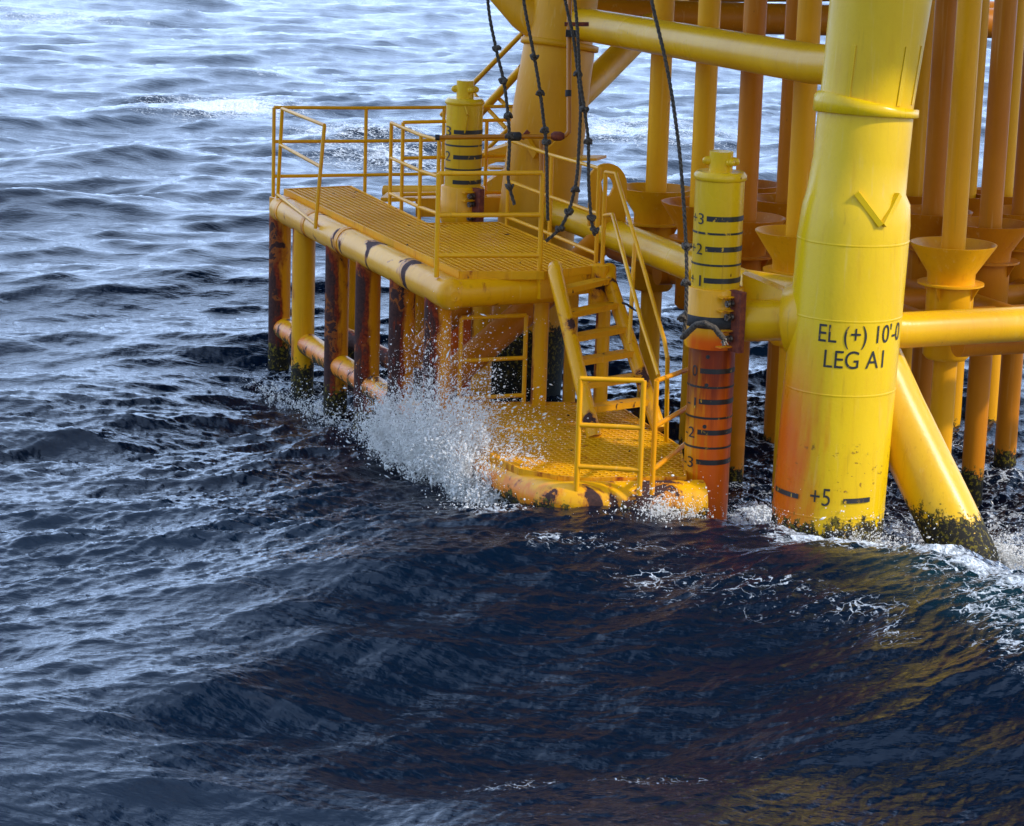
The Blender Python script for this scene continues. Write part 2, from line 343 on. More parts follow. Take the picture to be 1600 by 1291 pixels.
def sea_xyz(x, y):
    R = np.hypot(x, y)
    near = np.exp(-((x-1.)**2+(y-24.5)**2)/(7.5**2))        # sheltered water round the landing
    ampA = .115*(1-.45*near)*(1-.15*smooth(R, 35, 80)); ampB = .0165*(1-smooth(R, 80, 240)*.6); ampC = .0050*(1-smooth(R, 26, 50))
    h = ampA*samp(TA[0], 61., x, y); ox = ampA*samp(TA[1], 61., x, y)*.45; oy = ampA*samp(TA[2], 61., x, y)*.45
    gust = .75+.5*samp(TA[0], 61., x*.31+9, y*.31)          # patches of rougher water
    gust = np.clip(gust, .75, 1.5)
    h = h+ampB*gust*samp(TB[0], 23.7, x, y); ox = ox+ampB*gust*samp(TB[1], 23.7, x, y)*.6; oy = oy+ampB*gust*samp(TB[2], 23.7, x, y)*.6
    h = h+ampC*gust*samp(TC[0], 7.9, x, y)
    d = crest_dist(x, y)
    w = (.52+.48*smooth(x, -2.0, 1.6))*smooth(x, -9, -5)*(1-smooth(x, 6, 14))
    rid = np.where(d > 0, np.exp(-(d/1.1)**2), np.exp(-(d/2.0)**2))
    h = h-.42*np.exp(-((x-4.9)**2+(y-25.2)**2)/2.4**2)+w*(.47*rid-.22*np.exp(-((d+4.4)/2.2)**2)-.14*np.exp(-((d-3.6)/1.8)**2)) - .12*np.exp(-((x+2.8)**2+(y-29.3)**2)/4.)
    return x-ox, y-oy, h, d
# grid of the sheet: polar rows and columns, finest where waves are seen close
def col_angles():
    a = list(np.linspace(-13.0, 13.0, 900)); s = 26/900; b = 13.0; out = []
    while b < 180: s = min(s*1.13, 3.0); b += s; out.append(min(b, 180))
    return np.radians(np.array([-q for q in reversed(out[:-1])]+a+out[:-1]))
def row_radii():
    r = [.5, 2, 4, 6, 8, 10, 11.5, 12.8]; x = 13.6
    while x < 130: r.append(x); x += max(.022, x*x/6.3/2496*.95)
    while x < 5000: r.append(x); x *= 1.09
    r.append(5000); return np.array(r)
ca = col_angles(); rr = row_radii()
Rg, Ag = np.meshgrid(rr, ca, indexing='ij'); X = Rg*np.sin(Ag); Y = Rg*np.cos(Ag)
SX, SY, SZ, SDST = sea_xyz(X, Y)
fade = 1-smooth(Rg, 300, 900); SX = X+(SX-X)*fade; SY = Y+(SY-Y)*fade; SZ = SZ*fade
def sea_height(x, y): return float(sea_xyz(np.array([float(x)]), np.array([float(y)]))[2][0])
# foam density
def blob(x, y, cx, cy, sx, sy, ang=0):
    c, s = math.cos(ang), math.sin(ang); dx, dy = x-cx, y-cy; return np.exp(-((dx*c+dy*s)/sx)**2-((-dx*s+dy*c)/sy)**2)
foam = np.zeros_like(X)
def addf(u, v, su, sv, k, ang=0, z=0.):
    global foam
    p = on_z(u, v, z); foam = np.maximum(foam, k*blob(SX, SY, p.x, p.y, su, sv, ang))
gx, gy = TA[1], TA[2]
jac = np.abs(samp(TA[0], 61., X, Y))*0
steep = samp(TA[0], 61., X, Y)
foam = np.maximum(foam, .22*smooth(steep, 2.0, 3.0)*smooth(Rg, 30, 45))
addf(338, 168, 1.9, 2.4, 1.3, .3); addf(305, 183, 1.8, 1.0, .5, .2); addf(562, 212, 1.6, 2.4, 1.3, 0); addf(600, 240, 1.9, 1.5, .8, 0); addf(545, 248, 1.6, .9, .5); addf(950, 205, 3.4, 2.6, .85, 0); addf(60, 28, 4, 6, .55, 0); addf(385, 118, 2, 1.5, .35)
addf(1065, 175, 2.5, 1.5, .3); addf(1000, 290, 2.2, 1.2, .3)
# churned water round the legs, over the crest and in its lee
foam = np.maximum(foam, (.95*np.exp(-((SDST-.15)/.34)**2)*smooth(X, 1.9, 2.8)))
foam = np.maximum(foam, (.72*np.exp(-((SDST+.6)/.8)**2)*smooth(X, 3.3, 4.0)))
foam = np.maximum(foam, (.52*smooth(SDST, -.1, .8)*(1-smooth(SDST, 5, 8))*smooth(X, 2.2, 3.2)))
foam = np.maximum(foam, (.30*np.exp(-((SDST+1.3)/.5)**2)*smooth(X, .2, 1.2)*(1-smooth(X, 3, 3.6))))
addf(1250, 815, .6, .45, 1.4, -.3, .3); addf(1330, 850, .5, .22, .9, -.5, .3); addf(1180, 800, .5, .4, 1.3, 0, .3); addf(1430, 850, .35, .3, .75); addf(1490, 880, .4, .3, 1.3, -.7); addf(1060, 800, .5, .35, .85, 0, .3); addf(1560, 770, .8, .6, .55)
addf(450, 612, .55, .5, .75, 0, -.3); addf(560, 640, .7, .6, .6); addf(640, 680, .7, .7, .55, 0, .1); addf(720, 730, .5, .5, .6, 0, .2); addf(780, 800, .4, .4, .7, 0, .3)
addf(1195, 640, .6, 1.2, .5); addf(1180, 720, .5, .8, .45); addf(760, 620, .6, .8, .5)
addf(830, 1168, .5, .28, .40); addf(1040, 1185, .45, .2, .44); addf(1180, 1150, .3, .15, .26); addf(950, 870, 1.0, .3, .36, -.1, .2)
addf(1215, 790, .55, .8, 1.1); addf(1560, 860, 1.0, 1.2, .75); addf(1560, 960, .9, 1.0, .62); addf(1450, 900, .6, .5, .5); addf(1000, 935, .9, .18, .20); addf(1180, 975, .8, .3, .22)
SZ = SZ+np.clip(foam, 0, 1)*(.012*samp(TB[0], 23.7, X*2.3, Y*2.3)+.008*samp(TC[0], 7.9, X, Y)+.012)*fade
verts = np.stack([SX, SY, SZ], -1).reshape(-1, 3)
nr, nc = X.shape
ii, jj = np.meshgrid(np.arange(nr-1), np.arange(nc), indexing='ij'); j2 = (jj+1) % nc
quads = np.stack([ii*nc+jj, ii*nc+j2, (ii+1)*nc+j2, (ii+1)*nc+jj], -1).reshape(-1, 4)[:, ::-1]
me = D.meshes.new('sea'); me.vertices.add(len(verts)); me.vertices.foreach_set('co', verts.ravel().astype(np.float32))
me.loops.add(quads.size); me.loops.foreach_set('vertex_index', quads.ravel().astype(np.int32)); me.polygons.add(len(quads)); me.polygons.foreach_set('loop_start', (np.arange(len(quads))*4).astype(np.int32))
me.update(calc_edges=True); me.polygons.foreach_set('use_smooth', np.ones(len(quads), bool))
fa = me.attributes.new('foam', 'FLOAT', 'POINT'); fa.data.foreach_set('value', foam.ravel().astype(np.float32))
ta = me.attributes.new('crest', 'FLOAT', 'POINT'); ta.data.foreach_set('value', (np.exp(-((SDST+.35)/.6)**2)*smooth(X, 2.6, 3.6)*(1-smooth(X, 4.6, 5.6))).ravel().astype(np.float32))
sea = D.objects.new('sea', me); scn.collection.objects.link(sea); sea['kind'] = 'structure'
def sea_material():
    m = D.materials.new('sea water'); m.use_nodes = True; nt = m.node_tree; b = nt.nodes['Principled BSDF']; out = nt.nodes['Material Output']
    g = nt.nodes.new('ShaderNodeNewGeometry'); pos = g.outputs['Position']
    fo = N(nt, 'ShaderNodeAttribute', attribute_name='foam'); ct = N(nt, 'ShaderNodeAttribute', attribute_name='crest')
    col = mixc(nt, noise(nt, pos, .12, 3, .5), (.0008, .0036, .0092), (.0015, .0082, .021))
    col = mixc(nt, math_(nt, 'MULTIPLY', ct.outputs['Fac'], .7), col, (.007, .030, .036))
    nt.links.new(col, b.inputs['Base Color']); b.inputs['Roughness'].default_value = .07; b.inputs['IOR'].default_value = 1.333
    r1 = noise(nt, vscale(nt, pos, (1.7, 3.6, 1.)), 6.5, 5, .62, .4); r2 = noise(nt, vscale(nt, pos, (.9, 2.4, 1)), 1.15, 5, .65, .3)
    bp = nt.nodes.new('ShaderNodeBump'); bp.inputs['Strength'].default_value = 1.; bp.inputs['Distance'].default_value = .006; nt.links.new(r1, bp.inputs['Height'])
    bp2 = nt.nodes.new('ShaderNodeBump'); bp2.inputs['Strength'].default_value = 1.; bp2.inputs['Distance'].default_value = .03; nt.links.new(r2, bp2.inputs['Height']); nt.links.new(bp.outputs[0], bp2.inputs['Normal'])
    nt.links.new(bp2.outputs[0], b.inputs['Normal'])
    # foam: lace of thin threads whose width grows with the density
    wv = nt.nodes.new('ShaderNodeVectorMath'); wv.operation = 'MULTIPLY_ADD'; wn_ = N(nt, 'ShaderNodeTexNoise', Scale=3.2, Detail=5.); nt.links.new(pos, wn_.inputs['Vector'])
    nt.links.new(wn_.outputs['Color'], wv.inputs[0]); wv.inputs[1].default_value = (.5, .5, .5); nt.links.new(pos, wv.inputs[2])
    vo = N(nt, 'ShaderNodeTexVoronoi', feature='DISTANCE_TO_EDGE', Scale=5.5); nt.links.new(vscale(nt, wv.outputs[0], (.8, 1.5, .6)), vo.inputs['Vector'])
    n1 = noise(nt, vscale(nt, pos, (.8, 1.6, 1)), 2.1, 8, .68, .3); n2 = noise(nt, pos, 30, 4, .7)
    d = fo.outputs['Fac']
    n3_ = noise(nt, pos, 11, 4, .7)
    lace = math_(nt, 'SUBTRACT', math_(nt, 'ADD', math_(nt, 'MULTIPLY', d, .20), math_(nt, 'MULTIPLY', math_(nt, 'SUBTRACT', n1, .62), .42)), math_(nt, 'ADD', vo.outputs['Distance'], math_(nt, 'MULTIPLY', math_(nt, 'SUBTRACT', n3_, .5), .10)))
    l1 = mapr(nt, lace, -.005, .03, 0, 1)
    l1 = math_(nt, 'MULTIPLY', l1, mapr(nt, n3_, .38, .52, .30, 1))
    sol = mapr(nt, math_(nt, 'ADD', d, math_(nt, 'MULTIPLY', math_(nt, 'SUBTRACT', n1, .5), 1.9)), .72, .92, 0, 1)
    f = math_(nt, 'MAXIMUM', math_(nt, 'MULTIPLY', l1, mapr(nt, d, .05, .25, 0, .85)), sol)
    n3 = noise(nt, vscale(nt, pos, (.8, 1.3, 1)), 17, 5, .75)
    sp_ = math_(nt, 'MULTIPLY', mapr(nt, math_(nt, 'ADD', n3, math_(nt, 'MULTIPLY', d, .12)), .63, .67, 0, .9), mapr(nt, d, .10, .40, 0, 1))
    f = math_(nt, 'MAXIMUM', f, sp_)
    f = math_(nt, 'MULTIPLY', f, mapr(nt, n2, .30, .55, .15, 1), clamp=True)
    fb = N(nt, 'ShaderNodeBsdfPrincipled', Roughness=.7); fb.inputs['Base Color'].default_value = (.78, .82, .85, 1)
    bp3 = nt.nodes.new('ShaderNodeBump'); bp3.inputs['Strength'].default_value = .8; bp3.inputs['Distance'].default_value = .03; nt.links.new(math_(nt, 'ADD', n2, f), bp3.inputs['Height']); nt.links.new(bp3.outputs[0], fb.inputs['Normal'])
    ms = nt.nodes.new('ShaderNodeMixShader'); nt.links.new(f, ms.inputs[0]); nt.links.new(b.outputs[0], ms.inputs[1]); nt.links.new(fb.outputs[0], ms.inputs[2]); nt.links.new(ms.outputs[0], out.inputs[0])
    return m
me.materials.append(sea_material())

# ================================================================== JACKET: two legs, braces, the deck overhead
def axis_from(rows, yref):
    """rows: (photo v, photo u centre, half width px). returns centres and radii for a leg whose foot stands yref away"""
    out = []
    for v, u, hw in rows:
        p = at(u, v, yref(v)); out.append((p, hw/FPX*yref(v)))
    return out
def mono(rows):
    pts = [p for p, r in rows]
    def ax(z):
        for a, b in zip(pts, pts[1:]):
            if (a.z-z)*(b.z-z) <= 0: t = (z-a.z)/(b.z-a.z+1e-9); return a.lerp(b, t)
        a, b = (pts[0], pts[1]) if z > pts[0].z else (pts[-2], pts[-1]); t = (z-a.z)/(b.z-a.z); return a+(b-a)*t
    return ax
jk = thing('platform_jacket', 'huge yellow tubular steel jacket with lettered front leg and battered far leg', 'platform', (3.2, 22.3, 0))
legd = lambda v: 22.35+.66*(v/800.)
L1 = axis_from([(-260, 1408, 88), (0, 1376, 79), (158, 1354.5, 73.5), (160, 1354, 73.5), (182, 1352, 74.5), (250, 1345, 74.5), (300, 1338, 77), (318, 1338, 83.5), (345, 1336, 86), (370, 1333, 87), (500, 1321, 87), (740, 1299, 87), (800, 1293.5, 87), (900, 1284, 86)], legd)
L1.append((L1[-1][0]+(L1[-1][0]-L1[-2][0])*2.2, L1[-1][1]))
ax1 = mono(L1)
mb = MB(); mb.tube([p for p, r in L1], [r for p, r in L1], 72); leg1 = mb.build('leg', M['leg'], jk)
leg1['label'] = 'bright yellow front leg with black elevation lettering and rust stain'
zr = at(1353, 160, legd(160)).z; zr2 = at(1353, 178, legd(178)).z; rr1 = 82.5/FPX*legd(170)
MB().tube([ax1(zr+.012), ax1(zr), ax1(zr2), ax1(zr2-.008)], [rr1-.03, rr1, rr1, rr1-.02], 72).build('collar', M['leg'], leg1)
# weld beads
mb = MB()
for v in (372, 488, 602, 790):
    p = ax1(at(1330, v, legd(v)).z); MB().tube([p+Vector((0, 0, .012)), p, p-Vector((0, 0, .012))], [87/FPX*legd(v)+.001, 87/FPX*legd(v)+.006, 87/FPX*legd(v)+.001], 72, caps=False).build('weld_bead', M['leg'], leg1)
def ang1(u, v): return math.asin(max(-.99, min(.99, (u-proj(ax1(at(1330, v, legd(v)).z))[0])/87)))
RL = 87/FPX*legd(520)+.006
def zleg(u, v):                                             # height on the near face of the front leg
    p = ax1(0); d = proj(p)[2]-.45; return at(u, v, legd(v)-.42).z
lettering("EL (+) 10'-0", ax1, RL, zleg(1330, 534), math.radians(-34), math.radians(64), .165, 'elevation_lettering', leg1, M['mark'])
lettering("LEG A1", ax1, RL, zleg(1325, 573), math.radians(-26), math.radians(38), .165, 'leg_lettering', leg1, M['mark'])
lettering("+5", ax1, RL+.012, zleg(1272, 786), math.radians(-27), math.radians(-7), .165, 'level_lettering', leg1, M['mark'])
zb = zleg(1325, 779)
for zz_, a_, b_ in ((zb, 6, 36), (zleg(1230, 776), -78, -40), (zleg(1322, 829), -8, 18)):
    mb = MB(); band(mb, ax1, RL+.011, zz_-.022, zz_+.022, math.radians(a_), math.radians(b_)); mb.build('level_mark', M['mark'], leg1)
# doubler plates above the collar and the V stiffener below it
def on_leg(a, z, off=.0, rad=None):
    p = ax1(z); r = rad
    if r is None:
        for (p0, q0), (p1, q1) in zip(L1, L1[1:]):
            if (p0.z-z)*(p1.z-z) <= 0: r = q0+(q1-q0)*(z-p0.z)/(p1.z-p0.z+1e-9); break
    return p+Vector((math.sin(a), -math.cos(a), 0))*(r+off)
for a in (-32, 33, 62):
    mb = MB(); a0 = math.radians(a); z1 = at(1340, 68, legd(68)).z
    for k in range(10):
        za = zr+.01+(z1-zr)*k/10; zb = zr+.01+(z1-zr)*(k+1)/10
        mb.bar(on_leg(a0, za, -.01), on_leg(a0, zb, -.01), .045, .04, up=Vector((math.sin(a0), -math.cos(a0), 0)))
    mb.build('stiffener', M['leg'], leg1)
for a, b in (((-8, 300), (20, 350)), ((44, 304), (20, 350))):
    pa = on_leg(math.radians(a[0]), at(1340, a[1], 22.2).z, .0, 78/FPX*22.6); pb = on_leg(math.radians(b[0]), at(1340, b[1], 22.2).z, .0, 86/FPX*22.6)
    MB().bar(pa, pb, .05, .09, up=(pa-ax1(pa.z))).build('stiffener', M['leg'], leg1)
# anode-like stub flange on the left of the leg
leg2d = lambda v: 29.1+.45*(v/600.)
L2 = axis_from([(-200, 905, 52), (0, 884, 50.5), (66, 875, 51), (77, 873.5, 56), (125, 866, 57), (170, 860, 58.5), (225, 853, 59.5), (350, 838, 61), (600, 814, 63), (700, 805, 63)], leg2d)
L2.append((L2[-1][0]+(L2[-1][0]-L2[-2][0])*3, L2[-1][1])); ax2 = mono(L2)
leg2 = MB().tube([p for p, r in L2], [r for p, r in L2], 56).build('leg', M['leg2'], jk); leg2['label'] = 'far leg, dark with marine growth at the water'
za = at(875, 66, leg2d(66)).z; zb = at(875, 74, leg2d(74)).z; r2 = 61.5/FPX*leg2d(70)
MB().tube([ax2(za+.01), ax2(za), ax2(zb), ax2(zb-.01)], [r2-.03, r2, r2, r2-.02], 56).build('collar', M['leg2'], leg2)
MB().bar(at(820, 214, 28.85), at(838, 244, 28.7), .05, .09).build('stiffener', M['leg2'], leg2); MB().bar(at(874, 222, 28.7), at(853, 243, 28.7), .05, .09).build('stiffener', M['leg2'], leg2)
def brace(pts, r, mat, name='brace', n=40, label=None):
    o = MB().tube(pts, r, n).build(name, mat, jk)
    if label: o['label'] = label
    return o
brace([ax2(at(880, 36, 29.1).z), at(930, 41, 28.6), at(1270, 100, 23.2), ax1(at(1340, 106, 22.4).z)], .188, M['brace'], label='thick upper horizontal brace between the two legs')
brace([ax2(at(850, 325, 29.3).z), at(905, 345, 28.4), at(1160, 447, 24.0), ax1(at(1330, 475, 22.7).z)], .165, M['brace'], label='middle brace running behind the right gauge post')
brace([ax1(at(1330, 520, 22.7).z)+Vector((.05,.12,0)), at(1412, 516, 23.1), at(1600, 506, 24.0), at(1850, 492, 25.3)], .168, M['brace'], label='horizontal brace leaving the frame to the right')
brace([at(1330, 490, 23.35), at(1398, 640, 23.25), at(1476, 800, 23.0), at(1570, 1000, 22.7)], .285, M['bracelow'], label='sloping brace entering the sea beside the front leg')
brace([at(1300, -300, 36), at(1035, 20, 32), at(930, 125, 30.2), ax2(at(850, 190, 29.6).z)], .165, M['pipe'], label='sloping brace behind the upper horizontal brace')
brace([at(700, -130, 30), at(772, -40, 29.6), at(822, 18, 29.2), ax2(at(880, 60, 29.2).z)], .235, M['leg2'], label='thick brace at the top of the far leg')
# dark horizontal beams behind the conductors
brace([at(905, 22, 31.5), at(1300, 32, 32.5), at(1750, 40, 34)], .20, M['pipeb'])
brace([at(905, -6, 37), at(1300, -9, 38), at(1750, -14, 39)], .11, M['pipeb'])
brace([at(1300, 20, 36), at(1470, 25, 36), at(1750, 32, 36)], .23, M['pipeb'])
# strut carrying the landing
brace([at(930, 385, 27.6), at(850, 462, 27.0), at(690, 600, 26.2)], .155, M['pipeb'])
brace([at(765, 440, 27.4), at(690, 510, 27.4), at(640, 560, 27)], .12, M['pipeb'])
# round padeye plate above the middle brace
mb = MB(); c = at(946, 292, 27.2); ex = Vector((.93, .37, 0)).normalized(); ez = Vector((0, 0, 1)); th = Vector((.37, -.93, 0))*.04
outl = [(-.20, -.42), (.24, -.42)]+[(math.cos(a)*.24+.0, math.sin(a)*.26) for a in [math.radians(q) for q in range(0, 151, 12)]]+[(-.20, .14)]
hole = [(math.cos(a)*.085-.02, math.sin(a)*.11) for a in [2*math.pi*k/len(outl)-1.2 for k in range(len(outl))]]
# match outline and hole vertex by angle so the ring faces do not cross
outl = sorted(outl, key=lambda p: math.atan2(p[1], p[0])); hole = [(math.cos(math.atan2(p[1], p[0]))*.085, math.sin(math.atan2(p[1], p[0]))*.11) for p in outl]
i = len(mb.v); n = len(outl)
for t in (Vector((0, 0, 0)), th):
    for p in outl: mb.v.append(c+ex*p[0]+ez*p[1]+t)
    for p in hole: mb.v.append(c+ex*p[0]+ez*p[1]+t)
for k in range(n):
    k2 = (k+1) % n
    mb.face((k, k2, n+k2, n+k)); mb.face((2*n+k, 3*n+k, 3*n+k2, 2*n+k2)); mb.face((k, 2*n+k, 2*n+k2, k2)); mb.face((n+k, n+k2, 3*n+k2, 3*n+k))
mb.build('padeye', M['pipe'], jk); MB().bar(at(903, 247, 28.3), at(940, 247, 28.2), .35, .03).build('cover_plate', M['pipe'], jk)
# guide framing: the horizontal pipes that carry the bell mouths, one level under them
def gridp(i, j): return Vector((1.565, 27.888, 0))+Vector((.407, -1.003, 0))*i+Vector((1.003, .407, 0))*j
for j in (0, 1, 2, 3):
    a = gridp(-1.0, j); b = gridp(4.0 if j else 3.2, j); brace([(a.x, a.y, 1.72), (b.x, b.y, 1.72)], .14, M['pipeb'], 'guide_beam')
for i_ in (0, 1, 2, 3, 4):
    a = gridp(i_+.5, -.2 if i_ < 3 else .9); b = gridp(i_+.5, 4.4); brace([(a.x, a.y, 1.70), (b.x, b.y, 1.70)], .13, M['pipeb'], 'guide_beam')
# stub that holds the right gauge post, wedge plate and doubler ring
stub = MB(); zs = 2.02
g0 = at(1121, 503, 23.22); p_leg = ax1(at(1320, 503, 22.6).z)
stub.tube([g0, g0.lerp(p_leg, .8)], .19, 40)
d_ = (g0-p_leg).normalized(); q0 = p_leg+d_*.33; stub.tube([q0, q0+d_*.20, q0+d_*.225], [.37, .33, .20], 48)
stub.build('stub', M['brace'], jk)
mb = MB(); a = at(1158, 428, 23.2); b = at(1240, 462, 22.8); mb.extrude([at(1160, 428, 23.25), at(1240, 462, 22.9), at(1240, 476, 22.9), at(1160, 474, 23.2)], Vector((.05, .22, 0)))
mb.build('gusset', M['brace'], jk)
# the platform's own deck high above, out of the picture, which shades the legs and darkens the water
mb = MB(); A_ = Vector((.376, -.927)); B_ = Vector((.927, .376))
def pl(a, b): q = Vector((3.3, 22.5))+A_*a+B_*b; return (q.x, q.y)
mb.prism([pl(2.6, -1.9), pl(2.6, 9.5), pl(-24, 9.5), pl(-24, -1.9)], 7.7, 8.7)
for k in range(8):
    a = pl(2.4-3.2*k, -1.9); b = pl(2.4-3.2*k, 9.5); mb.bar((a[0], a[1], 7.41), (b[0], b[1], 7.41), .35, .60)
mb.build('upper_deck', M['deckp'], jk)

# ================================================================== BOAT LANDING
bl = thing('boat_landing', 'yellow two level boat landing with grating decks, rusty columns and stairs', 'boat landing', (-.6, 24.7, 0))
ZD, ZL = 2.08, .60
FAR = Vector((-2.93, 30.36, 0)); NEAR = Vector((-.64, 24.66, 0))
def v3(p, z): return Vector((p[0], p[1], z))
tp = [v3(FAR, 1.87)+Vector((.06, -.15, 0)), v3(NEAR, 1.87), v3(NEAR, 1.87)+Vector((.022, -.055, 0)), v3(NEAR, 1.87)+Vector((.04, -.10, 0)), v3(NEAR, 1.87)+Vector((.05, -.125, 0))]
fp = MB().tube(tp, [.165, .165, .158, .12, .05], 40).build('fender_pipe', M['land'], bl)
mb = MB(); dA = (NEAR-FAR).normalized()
for t in (.07, .25, .46): p = v3(FAR.lerp(NEAR, t), 1.87); MB().tube([p-dA*.05, p+dA*.05], .172, 40).build('pipe_sleeve', M['column'], fp)
nr2 = Vector((.89, 25.43, 0))
MB().tube([v3(NEAR, 1.87)+Vector((.02, .02, 0)), v3(NEAR.lerp(nr2, .66), 1.87)], .145, 36).build('edge_pipe', M['land'], bl)
# grating deck
deck_poly = [(-2.86, 30.40), (-2.08, 30.86), (-1.02, 27.95), (-.20, 28.20), (.89, 25.45), (.29, 24.93), (-.56, 24.78)]
grating(deck_poly, ZD, (dA.x, dA.y), .070, .017, .013).build('grating', M['grate'], bl)
mb = MB()
for a, b in zip(deck_poly, deck_poly[1:]+deck_poly[:1]): mb.bar(v3(a, ZD-.035), v3(b, ZD-.035), .022, .085)
# cross beams under the deck
for t in (.1, .3, .5, .7, .88): p = v3(FAR.lerp(NEAR, t), 1.93); q = p+Vector((.927, .376, 0))*(.85 if t < .45 else 1.45); MB().bar(p, q, .08, .14).build('cross_beam', M['land'], bl)
mb.build('deck_frame', M['rim2'], bl); MB().bar(v3((-2.1, 30.8), 1.95), v3((-.2, 25.3), 1.95), .08, .16).build('long_beam', M['land'], bl)
mb = MB(); mb.bar(v3((.24, 24.93), 1.90), v3((.86, 25.45), 1.90), .05, .20); mb.tube([v3((.86, 25.40), 1.62), v3((.86, 25.40), 2.09)], .10, 24); mb.build('step_beam', M['land'], bl)
# columns: photo x of each, its paint
def on_line(u, z=1.0, off=Vector((0, 0, 0))):
    lo, hi = -.2, 1.4
    for _ in range(40):
        t = (lo+hi)/2; p = v3(FAR.lerp(NEAR, t), z)+off
        if proj(p)[0] < u: lo = t
        else: hi = t
    return v3(FAR.lerp(NEAR, t), z)+off
for u, w, top, mt in ((437, .135, 2.0, 'column'), (474, .137, 1.80, 'columnclean'), (526, .137, 1.80, 'column'), (574, .14, 1.80, 'column'), (627, .14, 1.80, 'column'), (682, .14, 1.80, 'column')):
    p = on_line(u); c_ = MB().tube([v3(p, -1.6), v3(p, top)], w, 32).build('column', M[mt], bl)
    if mt == 'columnclean': c_['label'] = 'cleanest yellow column, second from the far end'
for x, y, r in ((-2.05, 30.7, .12), (-1.15, 28.3, .12), (-.35, 26.9, .12), (.28, 25.42, .082), (.93, 25.6, .075), (.62, 26.4, .07)):
    MB().tube([(x, y, -1.4 if r > .1 else (.55 if x < .5 else -1.2)), (x, y, 1.98)], r, 24).build('column', M['columnclean'], bl)
# lower fender pipe, seaward side then round the nose to the gauge post
lowp = [Vector((-2.90, 30.38, .38)), Vector((-.55, 24.55, .38))]+arc((.02, 22.62, .39), (-.42, 24.0, .38), (.50, 22.235, .40), 10)+[Vector((.62, 22.225, .41)), Vector((.8, 22.24, .40)), Vector((1.1, 22.29, .40)), Vector((1.45, 22.35, .40)), Vector((1.80, 22.42, .40))]
lf = MB().tube(lowp, [.135, .135, .137]+[.14+.005*k for k in range(10)]+[.192, .194, .195, .195, .195], 40).build('lower_fender', M['low'], bl)
MB().tube([Vector((-2.2, 30.3, .35)), Vector((-.2, 25.9, .35))], .11, 24).build('lower_beam', M['column'], bl)
low_poly = [(-.50, 24.5), (-.33, 23.75), (-.14, 23.05), (.10, 22.62), (.45, 22.38), (.75, 22.36), (1.64, 22.50), (1.66, 23.7), (1.08, 25.57), (-.95, 25.35)]
grating(low_poly, ZL, (.927, .376), .075, .019, .015).build('lower_grating', M['grate'], bl)
mb = MB()
for a, b in zip(low_poly, low_poly[1:]+low_poly[:1]): mb.bar(v3(a, ZL-.04), v3(b, ZL-.04), .022, .09)
mb.build('lower_frame', M['rim'], bl)
for k in range(4): MB().bar(v3((-.25-.05*k, 23.2+.65*k), .50), v3((1.55-.1*k, 23.2+.65*k+.2), .50), .07, .12).build('cross_beam', M['low'], bl)
# stairs
st_ = thing  # (stairs are a part)
mb = MB(); la = at(868, 428, 25.0); lb = on_z(928, 682, ZL); mb.tube([la+Vector((0, .25, .02)), la, lb], .075, 20)
mb.build('stringer', M['land'], bl)
ra = at(952, 440, 25.7); rb = on_z(1030, 672, ZL); MB().tube([ra+Vector((0, .2, .1)), ra, rb], .075, 20).build('stringer', M['land'], bl)
for k, v in enumerate((452, 492, 532, 572, 612, 653)):
    zz = at(900, v, 25.0-.15*k).z
    ta_ = (zz-la.z)/(lb.z-la.z); pa = la+(lb-la)*ta_; tb_ = (zz-ra.z)/(rb.z-ra.z); pb = ra+(rb-ra)*tb_
    m1 = MB(); m1.bar(pa, pb, .15, .018); q = Vector((.33, -.94, 0)).normalized()*.075; m1.bar(pa+q+Vector((0, 0, -.02)), pb+q+Vector((0, 0, -.02)), .012, .06)
    m1.build('tread', M['tread'], bl)
# rails: every stand of railing is one part with its posts as sub-parts
def rail(name, posts, rails, r=.021, mat='rail', rp=None):
    o = None
    for pts in reversed(rails):
        q = MB().tube(pts, r, 12).build(name if o is None else 'rail', M[mat], o or bl); o = o or q
    for a, b in posts: MB().tube([a, b], rp or r*1.05, 10).build('post', M[mat], o)
    return o
def post(u, v, zf, utop, h=None, vtop=None):
    """post whose foot is seen at (u,v) on level zf; vertical, top at photo row vtop"""
    f = on_z(u, v, zf); d = proj(f)[2]; t = at(u, vtop, d); return v3(f, zf-.06), v3(f, t.z)
# far end of the upper deck
pA = post(427, 300, ZD, 0, vtop=165); pB = post(570, 297, ZD, 0, vtop=166); pC = post(691, 295, ZD, 0, vtop=165); pD = post(812, 293, ZD, 0, vtop=163)
def lev(p, f): return p[0].lerp(p[1], f)
rail('far_railing', [pA, pB, pC, pD], [[lev(q, f) for q in (pA, pB, pC, pD)] for f in (.23, .62, 1.)])
pE = (v3(on_z(434, 302, ZD), ZD-.06), at(441, 170, 29.9)); pF = (v3(on_z(493, 337, ZD), ZD-.15), at(507, 196, 28.35))
rail('seaward_railing', [pE, pF], [[lev(pE, f), lev(pF, f)] for f in (.04, .60, 1.)])
p1 = post(609, 320, ZD, 0, vtop=189); p2 = post(655, 342, ZD, 0, vtop=208); p3 = post(683, 352, ZD, 0, vtop=216)
rail('inner_railing', [p1, p2, p3], [[lev(q, f) for q in (p1, p2, p3)] for f in (.19, .60, 1.)])
p4 = post(627, 330, ZD-.02, 0, vtop=188); p5 = post(800, 326, ZD-.02, 0, vtop=184)
rail('cross_railing', [p4, p5, post(757, 327, ZD-.02, 0, vtop=185)], [[lev(q, f) for q in (p4, p5)] for f in (.23, .62, 1.)])
